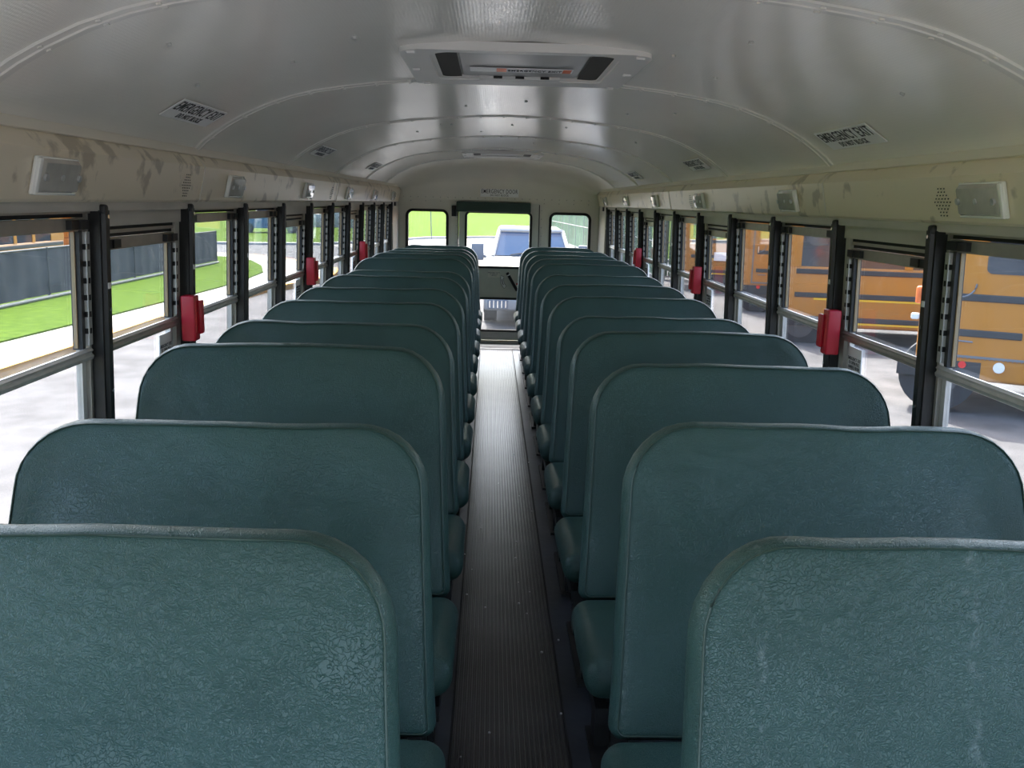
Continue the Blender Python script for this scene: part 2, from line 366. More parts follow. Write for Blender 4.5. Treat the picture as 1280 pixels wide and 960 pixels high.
# side walls
for side, s in (('left', -1), ('right', 1)):
    b = MB()
    b.add([(s*wx(0), YF, 0), (s*wx(0), YR, 0), (s*wx(.74), YR, .74), (s*wx(.74), YF, .74)], [(0,1,2,3)])
    b.box(s*1.125 if s > 0 else -1.18, s*1.18 if s > 0 else -1.125, YF, YR+.03, -.35, .72)
    b.box(min(s*1.085, s*1.16), max(s*1.085, s*1.16), YF, YR, .715, .745)
    # grey strip between header panel and windows
    b.box(min(s*1.082, s*1.17), max(s*1.082, s*1.17), YF, YR, 1.476, 1.505)
    # rear corner pillar behind the last post and solid body ahead of the first built window
    b.box(min(s*1.07, s*1.17), max(s*1.07, s*1.17), Y0+10*W+.03, YR, .70, 1.50)
    wall = b.build('wall_' + side, M['greypaint'], kind='structure')
    # outer skin of the roof side
    # header (light) panels, three pieces joined at Y 3.2, 6.0, 8.1
    prof = [(1.071, 1.652), (1.060, 1.640), (1.043, 1.614), (1.046, 1.600), (1.052, 1.570), (1.060, 1.535), (1.068, 1.505), (1.075, 1.499), (1.10, 1.497), (1.14, 1.497), (1.14, 1.652)]
    joints = [YF, .4, 3.2, 6.0, 8.1, YR-.02]
    for a, c in zip(joints, joints[1:]):
        MB().loft([[(s*x, a+.002, z) for x, z in prof], [(s*x, c-.002, z) for x, z in prof]]).build('header_panel', M['header'], wall, smooth=28)
    for y in joints[1:-1]:
        MB().loft([[(s*(x-.0025), y-.005, z-.001) for x, z in prof], [(s*(x-.0025), y+.005, z-.001) for x, z in prof]]).build('panel_joint', M['trimstrip'], wall, smooth=28)
    tr = [(1.074, 1.676), (1.062, 1.674), (1.060, 1.668), (1.062, 1.652), (1.070, 1.648), (1.09, 1.648), (1.09, 1.676)]
    MB().loft([[(s*x, YF, z) for x, z in tr], [(s*x, YR-.06, z) for x, z in tr]]).build('trim_strip', M['trimstrip'], wall, smooth=28)
    # perforated speaker patch in the header panel
    b = MB()
    for ys, rows in (([2.35] if s > 0 else []) + ([3.03] if s < 0 else []), 9), (([5.35] if s > 0 else [5.75]), 7):
        for yc in ys:
            for i in range(rows):
                z = 1.518 + i*(.066/(rows-1)); wd = 6 - abs(i-(rows-1)/2)*.7
                for j in range(int(wd)):
                    y = yc + (j - (int(wd)-1)/2)*.016; x = s*(1.043 + (1.612-z)*.245 - .0058)
                    b.rbox(x-.001, x+.001, y-.0022, y+.0022, z-.0018, z+.0018, .001, 1)
    b.build('speaker_holes', M['slot'], wall, kind='stuff')
    # window posts
    post0 = None
    for k in range(-3, 11):
        y = Y0 + k*W
        if post0 is None:
            b = MB(); zs = (.70, 1.478)
            ring = lambda z: [(s*(wx(z)-.012), -.021, z), (s*(wx(z)-.012), .021, z), (s*(wx(z)+.04), .021, z), (s*(wx(z)+.04), -.021, z)]
            b.loft([ring(zs[0]), ring(zs[1])])
            r2 = lambda z: [(s*(wx(z)-.022), -.008, z), (s*(wx(z)-.022), .016, z), (s*(wx(z)-.01), .020, z), (s*(wx(z)-.01), -.012, z)]
            b.loft([r2(.70), r2(1.478)])
            post0 = b.build('window_post', M['black'], wall)
            MB().rbox(min(s*1.068, s*1.10), max(s*1.068, s*1.10), -.012, .016, 1.466, 1.493, .008, 2).build('post_cap', M['blackplastic'], post0, smooth=40)
            for z in (1.462, 1.222, 1.005):
                MB().cyl((s*(wx(z)-.023), .004, z), (1, 0, 0), .0055, .004, 10).build('bolt', M['chrome'], post0)
            MB().box(min(s*(wx(1.285)-.0235), s*(wx(1.285)-.021)), max(s*(wx(1.285)-.0235), s*(wx(1.285)-.021)), -.007, .009, 1.277, 1.293).build('sticker', M['white'], post0)
            p = post0
        else:
            p = copy_tree(post0, wall)
        p.location = (0, y, 0)
    # windows: one between each pair of posts
    proto = {}
    n = 0
    for k in range(0, 11):
        yc = Y0 + (k-.5)*W; emer = k in (1, 4, 7); n += 1
        nm = 'window_%d' % (n if s < 0 else 11+n)
        if emer in proto:
            o = copy_tree(proto[emer]); o.name = nm; o.location = (0, yc, 0); o['kind'] = 'structure'
            continue
        h = W/2 - .021; zt = 1.466 if not emer else 1.430
        def strip(b_, x0, x1, y0, y1, z0, z1):       # leaning box, x measured outward from the post plane
            f = lambda z: [(s*(wx(z)+x0), y0, z), (s*(wx(z)+x0), y1, z), (s*(wx(z)+x1), y1, z), (s*(wx(z)+x1), y0, z)]
            return b_.loft([f(z0), f(z1)])
        b = MB()                                        # outer frame: jambs, head and sill
        jw = .012 if not emer else .040
        for t in (-1, 1):
            strip(b, .018, .055, min(t*h, t*(h-jw)), max(t*h, t*(h-jw)), .745, 1.478)
        strip(b, .012, .06, -h, h, zt+.004, 1.480)
        strip(b, .012, .06, -h, h, .742, .765)
        root = b.build(nm, M['greypaint'] if emer else M['alub'], kind='structure'); root.location = (0, yc, 0)
        hh = h - jw
        b = MB(); strip(b, .026, .05, -hh, hh, zt-.006, zt+.004)
        if emer: strip(b, .030, .05, -hh, hh, zt-.026, zt-.016)
        b.build('head_gap', M['slot'], root)
        zb = zt - .008 if not emer else zt - .028          # sash top bar
        if emer:
            b = MB(); strip(b, .024, .05, -hh, hh, zt-.016, zt-.006); b.build('head_bar', M['alub'], root)
        b = MB(); strip(b, .022, .046, -hh, hh, zb-.032, zb)
        sash = b.build('sash_bar', M['alub'], root)
        for t in (-1, 1):
            b = MB()
            y1 = t*(hh-.004); y2 = t*(hh-.105)
            strip(b, .008, .024, min(y1, y2), max(y1, y2), zb-.027, zb-.004)
            ya = t*(hh-.062); yb = t*(hh-.045); strip(b, .003, .01, min(ya, yb), max(ya, yb), zb-.027, zb-.004)
            b.build('latch', M['blackplastic'], sash)
        # perforated aluminium track with dark slots, dark channel, tan seal
        for t in (-1, 1):
            b = MB(); y1, y2 = t*hh, t*(hh-.020); strip(b, .010, .04, min(y1, y2), max(y1, y2), 1.135, zb-.034)
            tr_ = b.build('sash_track', M['alu'], root)
            b = MB(); zz = 1.165
            while zz < zb-.06:
                strip(b, .0085, .012, min(t*(hh-.006), t*(hh-.015)), max(t*(hh-.006), t*(hh-.015)), zz, zz+.014); 
                strip(b, .012, .030, min(t*(hh-.0202), t*(hh-.0215)), max(t*(hh-.0202), t*(hh-.0215)), zz, zz+.014); zz += .043
            b.build('track_slots', M['slot'], tr_, kind='stuff')
            b = MB(); y1, y2 = t*(hh-.021), t*(hh-.038); strip(b, .020, .045, min(y1, y2), max(y1, y2), 1.125, zb-.03); b.build('sash_stile', M['blackplastic'], root)
            b = MB(); y1, y2 = t*(hh-.038), t*(hh-.0425); strip(b, .031, .040, min(y1, y2), max(y1, y2), 1.13, zb-.034); b.build('seal', M['wood'], root)
            b = MB(); y1, y2 = t*hh, t*(hh-.022); strip(b, .030, .045, min(y1, y2), max(y1, y2), .765, 1.10); b.build('lower_jamb', M['alu'], root)
        b = MB(); strip(b, .033, .037, -(hh-.043), hh-.043, 1.119, zb-.03); b.build('upper_pane', M['glassup'], root)
        b = MB(); strip(b, .036, .040, -(hh-.022), hh-.022, .765, 1.098); b.build('lower_pane', M['glasslo'], root)
        b = MB(); X = lambda q, z: s*(wx(z)+q)
        rail = [(.012, 1.123), (.015, 1.127), (.021, 1.127), (.044, 1.112), (.044, 1.094), (.022, 1.092), (.010, 1.097), (.008, 1.106), (.013, 1.112), (.013, 1.115), (.009, 1.120)]
        b.loft([[(X(q, z), -hh, z) for q, z in rail], [(X(q, z), hh, z) for q, z in rail]]); b.build('meeting_rail', M['alu'] if not emer else M['alub'], root)
        if emer:                                        # red release handle on the far jamb and its instruction sticker
            hb = MB(); ylo, yhi = .270, .322
            hb.rbox(min(s*1.052, s*1.098), max(s*1.052, s*1.098), ylo, yhi, 1.045, 1.196, .006, 2)
            hd = hb.build('release_handle', M['red'], root, smooth=40, label='red plastic emergency release handle')
            MB().rbox(min(s*1.040, s*1.056), max(s*1.040, s*1.056), ylo+.030, yhi+.014, 1.066, 1.178, .006, 2).build('pull_lever', M['red'], hd, smooth=40)
            b = MB(); b.box(min(s*1.050, s*1.054), max(s*1.050, s*1.054), ylo+.006, ylo+.016, 1.075, 1.165); b.build('groove', M['redink'], hd)
            st = MB(); strip(st, .030, .0335, .165, .275, .955, 1.078)
            stk = st.build('instruction_sticker', M['white'], root, label='white EMERGENCY EXIT instruction sticker')
            xx = wx(1.02)+.0290
            mt = frame_mtx((s*xx, .22, 1.018), (0, 1 if s < 0 else -1, 0), (0, 0, 1))
            text('sticker_text', 'EMERGENCY EXIT\nTO OPEN PULL\nHANDLE FROM\nBOTTOM OUT', .0155, M['ink'], stk, mt, ext=.0003, sx=.78)
        proto[emer] = root
    # dark slot above the rear end pillar
    MB().box(min(s*1.06, s*1.09), max(s*1.06, s*1.09), 9.60, 9.70, 1.455, 1.495).build('corner_block', M['blackplastic'], wall)

# ceiling: rear dome piece, one curved panel between bows, bows with rivets
b = MB(); rows = []
yd = 9.70; rad = YR - .02 - yd
rows.append([(x, BOWS[-1], z) for x, z in FULL])
for i in range(0, 9):
    t = math.pi/2*i/8; y = yd + rad*math.sin(t); d = .24*(1-math.cos(t))
    rows.append([(x*(1-d*.16), y, z - d*(z-1.535)/.395*.85) for x, z in FULL])
b.grid(rows)
last = rows[-1]
b.add([(last[0][0], last[0][1], 1.53)] + last + [(last[-1][0], last[-1][1], 1.53)], [tuple(range(len(last)+2))])
ceil = b.build('ceiling', M['cream'], kind='structure', smooth=35)
ed = [YF] + BOWS
for a, c in zip(ed, ed[1:]):
    nseg = max(2, int((c-a)/.2)); rows = []
    for i in range(nseg+1):
        y = a + (c-a)*i/nseg
        rows.append([(x, y, z + .002*noise.noise(Vector((x*2.2, y*1.3, 3)))) for x, z in FULL])
    MB().grid(rows).build('ceiling_panel', M['ceiling'], ceil, smooth=50)
for i, y in enumerate(BOWS):
    w = .032; rows = []
    for dy, dz in ((-w, 0), (-w+.003, -.004), (-.006, -.0045), (-.004, -.007), (.004, -.007), (.006, -.0045), (w-.003, -.004), (w, 0)):
        rows.append([(x*(1+dz*.8), y+dy, z+dz) for x, z in FULL])
    bow = MB().grid(rows).build('roof_bow', M['bow'], ceil, smooth=30)
    b = MB()
    x = -1.02
    while x < 1.03:
        nrm, tg = arc_n(max(-1.05, min(1.05, x)))
        for dy in (-.018, .018):
            cpt = Vector((x, y+dy+.004*((int(x*50)) % 2), arc_z(x))) + nrm*.006
            b.cyl(cpt, nrm, .006, .004, 7)
        x += .11
    b.build('rivets', M['bow'], bow, kind='stuff')
b = MB()                                                # lone screws in the ceiling sheets
for x, y in ((-.42, 2.35), (-.62, 2.6), (-.78, 2.1), (.38, 2.5), (.55, 2.75), (.50, 2.2), (.88, 2.25), (-.86, 2.55), (-.20, 4.1), (.05, 3.9), (.48, 4.0), (.62, 3.7), (-.3, 5.0), (.02, 5.1), (.3, 5.0), (-.35, 4.95), (.7, 5.2), (-.15, 5.6), (.2, 6.5), (-.5, 5.3)):
    nrm, tg = arc_n(x); b.cyl(Vector((x, y, arc_z(x)))+nrm*.003, nrm, .006, .006, 8)
b.build('screws', M['alu'], ceil, kind='stuff')
# roof skin outside, keeps the daylight out
rows = [[(-1.17, y, 1.46)] + [(x*1.08, y, z+.07) for x, z in FULL] + [(1.17, y, 1.46)] for y in (YF, YR+.04)]
MB().grid(rows).build('roof_skin', M['busyellow'], ceil, smooth=40)
# exit stickers above the emergency windows
for s in (-1, 1):
    for k in (1, 4, 7):
        yc = Y0 + (k-.5)*W + .04
        x = s*.955 if s < 0 else .98; nrm, tg = arc_n(x)
        up = -tg if s > 0 else tg                        # towards the centre of the roof
        along = Vector((0, 1, 0)) if s < 0 else Vector((0, -1, 0))
        o = Vector((x, yc, arc_z(x))) + nrm*.006
        mt = frame_mtx(o, along, up)
        st = MB().box(-.205, .205, -.042, .042, -.002, .001).build('exit_sticker', M['white'], ceil, label='white ceiling sticker reading EMERGENCY EXIT DO NOT BLOCK', mtx=mt)
        text('sticker_text', 'EMERGENCY EXIT', .058, M['ink'] if k == 1 else M['inkblue'], st, Matrix.Translation((0, .013, .0015)), ext=.0004, sx=.76)
        text('sticker_text', 'DO NOT BLOCK', .030, M['ink'] if k == 1 else M['inkblue'], st, Matrix.Translation((0, -.024, .0015)), ext=.0004, sx=.85)

# rear wall
def holed(b_, x0, x1, z0, z1, holes, ya, yb):
    xs = sorted({x0, x1} | {v for h_ in holes for v in h_[:2]}); zs = sorted({z0, z1} | {v for h_ in holes for v in h_[2:]})
    for a, c in zip(xs, xs[1:]):
        for d, e in zip(zs, zs[1:]):
            mx, mz = (a+c)/2, (d+e)/2
            if any(h_[0] < mx < h_[1] and h_[2] < mz < h_[3] for h_ in holes): continue
            b_.box(a, c, ya, yb, d, e)
    return b_
WL = (-.973, -.561, .874, 1.407); WR = (.562, .967, .874, 1.403)
b = MB(); holed(b, -1.15, 1.15, -.3, 1.535, [WL, WR, (-.432, .432, .03, 1.535-.03)], YR, YR+.05)
b.box(-1.175, 1.175, YR, YR+.05, 1.535, 2.03); b.box(-1.175, -1.14, YR, YR+.05, -.3, 1.54); b.box(1.14, 1.175, YR, YR+.05, -.3, 1.54)
for s_ in (-1, 1): b.box(min(s_*1.02, s_*1.17), max(s_*1.02, s_*1.17), YR-.03, YR, 1.50, 1.70)
rear = b.build('wall_back', M['rearwall'], kind='structure')
MB().box(-1.06, 1.06, YR-.012, YR, 1.529, 1.541).build('panel_seam', M['rearwall'], rear)
b = MB()
for i in range(27):
    x = -1.02 + i*.079
    b.cyl((x, YR-.0205, 1.556), (0, 1, 0), .006, .006, 8)
    if i % 2: b.cyl((x, YR-.003, 1.515), (0, 1, 0), .006, .006, 8)
for z in [.9 + i*.09 for i in range(7)]:
    b.cyl((-.455, YR-.003, z), (0, 1, 0), .005, .006, 8); b.cyl((.455, YR-.003, z), (0, 1, 0), .005, .006, 8)
b.build('rivets', M['greypaint'], rear, kind='stuff')
sg = MB().box(-.203, .203, YR-.030, YR-.021, 1.572, 1.655).build('door_sign', M['white'], rear, label='white sign reading EMERGENCY DOOR DO NOT BLOCK')
mt = frame_mtx((0, YR-.0305, 1.628), (1, 0, 0), (0, 0, 1)); text('sign_text', 'EMERGENCY DOOR', .062, M['ink'], sg, mt, ext=.0006, sx=.64)
mt = frame_mtx((0, YR-.0305, 1.589), (1, 0, 0), (0, 0, 1)); text('sign_text', 'DO NOT BLOCK', .028, M['ink'], sg, mt, ext=.0006, sx=.85)
def rrect(x0, x1, z0, z1, r, d=0, n=6):
    x0 += d; x1 -= d; z0 += d; z1 -= d; r = max(.004, r-d); out = []
    for cx, cz, a0 in ((x1-r, z1-r, 0), (x0+r, z1-r, 90), (x0+r, z0+r, 180), (x1-r, z0+r, 270)):
        for i in range(n+1):
            a = R(a0 + 90*i/n); out.append((cx + r*math.cos(a), cz + r*math.sin(a)))
    return out
def ring(b_, x0, x1, z0, z1, r, w, ya, yb):
    o = rrect(x0, x1, z0, z1, r); i_ = rrect(x0, x1, z0, z1, r, w)
    n_ = len(o)
    P = [(x, ya, z) for x, z in o] + [(x, ya, z) for x, z in i_] + [(x, yb, z) for x, z in o] + [(x, yb, z) for x, z in i_]
    F = []
    for j in range(n_):
        k_ = (j+1) % n_
        F += [(j, k_, n_+k_, n_+j), (2*n_+j, 3*n_+j, 3*n_+k_, 2*n_+k_), (j, 2*n_+j, 2*n_+k_, k_), (n_+j, n_+k_, 3*n_+k_, 3*n_+j)]
    return b_.add(P, F)
for i, (x0, x1, z0, z1) in enumerate(((-.997, -.537, .85, 1.431), (.538, .991, .85, 1.427))):
    f = ring(MB(), x0, x1, z0, z1, .075, .028, YR-.014, YR+.055).build('window_%d' % (23+i), M['rubber'], kind='structure', smooth=40)
    MB().loft([[(x, YR+.03, z) for x, z in rrect(x0, x1, z0, z1, .075, .02)], [(x, YR+.034, z) for x, z in rrect(x0, x1, z0, z1, .075, .02)]]).build('pane', M['glassrear'], f)
# emergency door
b = MB(); holed(b, -.428, .428, .035, 1.50, [(-.338, .330, .842, 1.40), (-.338, .330, .15, .478)], YR-.012, YR+.03)
b.box(-.432, .432, YR-.010, YR+.03, 1.498, 1.512)
door = b.build('door_1', M['door'], kind='structure')
ring(MB(), -.364, .358, .815, 1.425, .06, .024, YR-.026, YR+.034).build('window_seal', M['rubber'], door, smooth=40)
ring(MB(), -.36, .352, .128, .502, .05, .022, YR-.026, YR+.034).build('window_seal', M['rubber'], door, smooth=40)
MB().box(-.345, .338, YR+.004, YR+.008, .835, 1.408).build('upper_pane', M['glassrear'], door)
MB().box(-.345, .338, YR+.004, YR+.008, .145, .485).build('lower_pane', M['glassrear'], door)
b = MB()
for x in (-.434, .431): b.box(x-.004, x+.004, YR-.016, YR+.01, .03, 1.50)
b.build('door_seal', M['rubber'], door)
MB().box(-.44, .44, YR-.03, YR-.012, 0.0, .012).build('threshold', M['alu'], door)
st = MB().box(-.105, .02, YR-.0145, YR-.012, .718, .792).build('instruction_sticker', M['cream'], door)
text('sticker_text', 'EMERGENCY DOOR\nTO OPEN LIFT\nHANDLE', .017, M['inkblue'], st, frame_mtx((-.042, YR-.015, .755), (1,0,0), (0,0,1)), ext=.0003, sx=.8)
b = MB(); P = []
for rr_, rev in ((.135, 0), (.100, 1)):
    pts = [( .165 + rr_*math.cos(R(a)), .70 + rr_*math.sin(R(a))) for a in range(163, 228, 8)]
    P.append(pts)
cv = [(x, YR-.0140, z) for x, z in P[0]]; ci = [(x, YR-.0140, z) for x, z in P[1]]
dec = MB().grid([cv, ci]).build('arrow_decal', M['white'], door)
b = MB(); b.tube(cv + list(reversed(ci)), .0022, 5, closed=True); b.build('decal_outline', M['ink'], dec)
mid = [((a[0]+c[0])/2, YR-.0146, (a[2]+c[2])/2) for a, c in zip(cv[2:-2], ci[2:-2])]
MB().tube(mid, .004, 5).build('decal_arrow', M['ink'], dec)
hb = MB(); hb.tube([(.100, YR-.062, .776), (.150, YR-.064, .69), (.212, YR-.062, .585)], .0165, 10)
hd = hb.build('door_handle', M['blackplastic'], door, smooth=50, label='black lever handle with a white band')
MB().tube([(.112, YR-.0625, .756), (.118, YR-.0625, .746)], .0175, 10).build('handle_band', M['white'], hd)
MB().tube([(.205, YR-.062, .655), (.28, YR-.03, .66)], .012, 8).build('handle_arm', M['redink'], hd)
MB().cyl((.30, YR-.022, .66), (0, 1, 0), .04, .02, 16).build('handle_boss', M['blackplastic'], hd)
# pad over the door and switch box
t = tag(MB().rbox(-.455, .336, YR-.085, YR-.013, 1.412, 1.518, .012, 2).build('header_pad', M['pad'], smooth=40), 'dark green padded bumper mounted above the rear emergency door', 'pad')
t = empty('alarm_switch_box', (-.478, YR-.02, 1.36)); tag(t, 'small black switch box on the rear wall left of the door pad', 'switch box')
MB().rbox(-.026, .026, -.03, .018, 0, .113, .004, 1).build('housing', M['blackplastic'], t, smooth=40)
MB().cyl((0, -.032, .075), (0, 1, 0), .012, .006, 12).build('button', M['rubber'], t)

# ---------------------------------------------------------------- roof hatches
def hatch(yc, label, near):
    t = empty('roof_hatch', (0, yc, 1.925)); tag(t, label, 'roof hatch', 'roof hatches')
    hx, hy = .332, .355
    sag = lambda x: arc_z(x) - 1.93
    def ringx(w0, w1, za, zb):
        b_ = MB(); out = []
        for w, z in ((w0, za), (w0, zb), (w1, zb), (w1, za)):
            pts = [(x, z_) for x, z_ in rrect(-hx+w, hx-w, -hy+w, hy-w, .05)]
            out.append([(x, y, z + sag(x)*.8) for x, y in pts])
        b_.loft(out + [out[0]], False, False); return b_
    ringx(0, .075, .012, -.011).build('frame', M['hatch'], t, smooth=35)
    ringx(.072, .088, .004, -.006).build('inner_lip', M['hatch'], t, smooth=35)
    for sx in (-1, 1):
        MB().grid([[(sx*x, y, sag(x)-.001) for x in (.185, .21, .235, .262)] for y in (-hy+.08, hy-.08)]).build('vent_recess', M['dark'], t)
    pl = MB(); pts = rrect(-.178, .178, -hy+.085, hy-.10, .03)
    pl.loft([[(x, y, -.002+sag(x)) for x, y in pts], [(x, y, .008+sag(x)) for x, y in pts]])
    plate = pl.build('cover_plate', M['hatchplate'], t)
    for sx in (-1, 1):
        MB().add([(sx*.18, -hy+.09, -.002), (sx*.18, hy-.10, -.002), (sx*.192, hy-.11, .004), (sx*.192, -hy+.10, .004)], [(0,1,2,3)]).build('vent_louvre', M['hatch'], t)
    # rear sill with the latch tongue
    MB().rbox(-.13, .13, hy-.115, hy-.06, -.016, -.002, .006, 2).build('handle_sill', M['hatch'], t, smooth=40)
    if near:
        for x in (-.07, .0, .08):
            MB().box(x-.014, x+.014, hy-.118, hy-.112, -.014, -.006).build('latch_slot', M['slot'], t)
        st = MB().box(-.155, .155, .035, .115, -.0105, -.0085).build('instruction_sticker', M['white'], plate, label='white and orange EMERGENCY EXIT sticker')
        MB().box(-.075, -.045, .04, .11, -.0112, -.0100).build('orange_block', M['orange'], plate)
        MB().box(.125, .15, .04, .11, -.0112, -.0100).build('orange_block', M['orange'], plate)
        mt = frame_mtx((.04, .075, -.0135), (1, 0, 0), (0, -1, 0)) if False else Matrix(((1,0,0,.04),(0,1,0,.075),(0,0,-1,-.0136),(0,0,0,1))) @ Matrix.Diagonal((1,-1,1,1))
        text('sticker_text', 'EMERGENCY EXIT', .044, M['ink'], plate, frame_mtx((.04, .075, -.0118), (1,0,0), (0,-1,0)), ext=.0004, sx=.42)
    for x, y in ((-.30, -.32), (.30, -.32), (-.30, .32), (.30, .32), (-.31, 0), (.31, 0), (0, -.325), (0, .325)):
        MB().rbox(x-.012, x+.012, y-.01, y+.01, -.017+sag(x)*.8, -.008+sag(x)*.8, .004, 1).build('screw_cap', M['hatch'], t)
    return t
hatch(2.85, 'near roof hatch with pale plastic frame, grey plate and sticker strip', True)
hatch(8.06, 'far roof hatch, thin pale rectangle near the rear wall', False)

# ---------------------------------------------------------------- dome lights on the header panels
ordn = ['nearest', 'second nearest', 'third', 'fourth', 'fifth', 'farthest']
lp = {}
for s, side in ((-1, 'left'), (1, 'right')):
    for k, yc in enumerate(((2.12, 3.58, 5.0, 6.42, 7.82, 9.30) if s < 0 else (2.15, 3.57, 5.1, 6.5, 7.9, 9.35))):
        if s not in lp:
            t = empty('dome_light', (s*1.0545, yc, 1.557))
            mt = frame_mtx((0,0,0), (0, 1, 0), (-s*.245, 0, 1)) if s > 0 else frame_mtx((0,0,0), (0, 1, 0), (.245, 0, 1))
            # local: x along the bus, y up the panel, z = normal
            zs = 1 if (mt.to_3x3() @ Vector((0,0,1))).x * s < 0 else -1
            bb = MB().rbox(-.10, .10, -.042, .042, min(0, zs*.010), max(0, zs*.010), .004, 1).build('base', M['lensrim'], t, smooth=40, mtx=mt)
            b = MB(); P0 = [(x, y, zs*.008) for x, y in rrect(-.098, .098, -.040, .040, .006)]; P1 = [(x, y, zs*.019) for x, y in rrect(-.078, .094, -.031, .031, .006)]
            b.loft([P0, P1]); b.build('lens', M['lens'], t, smooth=30, mtx=mt)
            b = MB(); b.rbox(-.098, -.080, -.040, .040, min(0, zs*.016), max(0, zs*.016), .005, 1); b.rbox(-.098, .098, -.041, -.034, min(0, zs*.016), max(0, zs*.016), .003, 1); b.build('lens_rim', M['lensrim'], t, smooth=30, mtx=mt)
            for x in (-.072, .088): MB().cyl((x, 0, zs*.020), (0, 0, 1), .008, .008, 12).build('screw', M['alu'], t, mtx=mt)
            MB().cyl((.01, 0, zs*.0195), (0, 0, 1), .007, .003, 14).build('bulb_spot', M['alu'], t, mtx=mt)
            lp[s] = t
            if s > 0: pass
        else:
            t = copy_tree(lp[s])
        t.location = (s*1.0545, yc, 1.557)
        tag(t, 'clear rectangular dome light on the %s header panel, %s from the front' % (side, ['nearest and largest', 'second', 'third', 'fourth', 'fifth', 'sixth and last'][k]), 'light', 'dome lights on the header panels')

# ---------------------------------------------------------------- bench seats
TB = .075
def back_outline(wt, wb, h, rt, rb, d):
    out = []
    def hw(z): return wb + (wt-wb)*z/h - d
    r1 = max(rt-d, .006); r0 = max(rb-d, .004)
    n = 8
    for i in range(n+1):                                 # right bottom
        a = R(270 + 90*i/n); out.append((hw(0)-r0 + r0*math.cos(a), d + r0 + r0*math.sin(a)))
    for i in range(1, 7):
        z = (d+r0) + (h-d-r1 - d - r0)*i/7; out.append((hw(z), z))
    for i in range(n+1):
        a = R(90*i/n); out.append((hw(h-d-r1)-r1 + r1*math.cos(a), h-d-r1 + r1*math.sin(a)))
    for i in range(1, 10): out.append(((hw(h)-r1)*(1-2*i/10), h-d))
    for i in range(n+1):
        a = R(90+90*i/n); out.append((-(hw(h-d-r1)-r1) + r1*math.cos(a), h-d-r1 + r1*math.sin(a)))
    for i in range(1, 7):
        z = (h-d-r1) - (h-d-r1 - d - r0)*i/7; out.append((-hw(z), z))
    for i in range(n+1):
        a = R(180+90*i/n); out.append((-hw(0)+r0 + r0*math.cos(a), d + r0 + r0*math.sin(a)))
    for i in range(1, 10): out.append((-(hw(0)-r0)*(1-2*i/10), d))
    return out
def backrest(seed, wt=.432, wb=.468, h=.665):
    b_ = MB(); T = TB/2
    levels = [(.26, -T-.004), (.17, -T-.004), (.10, -T-.003), (.055, -T-.001), (.030, -T), (.020, -T+.001), (.014, -T+.003), (.010, -T+.007), (.006, -T+.015), (.001, -T+.028), (0, T-.026), (.005, T-.012), (.013, T-.004), (.024, T), (.06, T+.002), (.2, T+.004)]
    rings = []
    for li, (d, y) in enumerate(levels):
        rg = []
        for x, z in back_outline(wt, wb, h, .155, .03, d):
            q = noise.noise(Vector((x*4.5+seed*9.1, z*4.5, seed*3.3)))*.5 + noise.noise(Vector((x*11+seed, z*9, seed)))*.22
            edge = min(1, d/.05)
            # soft creases running down from the upper corners
            c_ = math.sin((abs(x)*1.0 + z*.9)*55 + seed*2)*max(0, 1 - math.hypot(abs(x)-wt+.12, z-h+.10)/.24)*.0042*(1 if seed % 2 else .25)
            dy = (q*.007 + c_)*edge
            rg.append((x, y + (dy if y < 0 else -dy*.5), z + (noise.noise(Vector((x*6, seed*2.2, 1)))*.006 if z > h*.6 else 0)))
        rings.append(rg)
    b_.loft(rings)
    seam = rings[6]
    return b_, [(x, y-.0015, z) for x, y, z in seam]
backs = {}
def back_mesh(seed, s, narrow=False, m='vinyl'):
    key = (seed, narrow, m)
    if key not in backs:
        b_, seam = backrest(seed, *((.40, .44) if narrow else (.432, .468)))
        o = b_.build('backrest', M[m], None, smooth=60)
        w_ = MB().tube(seam, .0019, 6, closed=True).build('piping', M['welt'], o, smooth=60)
        backs[key] = o.data, w_.data
        bpy.data.objects.remove(w_); bpy.data.objects.remove(o)
    return backs[key]
def cushion_mesh(seed, s):
    def fn(w):
        x, y, z = w
        if z > .40:
            f = max(0, 1 - abs(x)/.5)**.4
            z += .010*f*(1 - ((y+.19)/.22)**2) + .006*noise.noise(Vector((x*5+seed*5, y*6, seed)))
        else:
            z += .018*((y+.19)/.2 > .2)
        y2 = y
        if y < -.30: y2 = y - .012 + .006*noise.noise(Vector((x*9, z*9, seed)))
        # aisle end rolls under
        return Vector((x + .006*noise.noise(Vector((y*9, z*9, seed+4))), y2, z))
    return MB().rbox(-.49, .49, -.385, .02, .352, .452, .048, 4, fn)
cush = [cushion_mesh(i, 1).build('cushion', M['vinyl'], None, smooth=60) for i in range(3)]
cdat = [c.data for c in cush]
for c in cush: bpy.data.objects.remove(c)
legd = {}
for s in (-1, 1):                                         # s = side of the aisle-end on local x: +1 for left seats
    pass
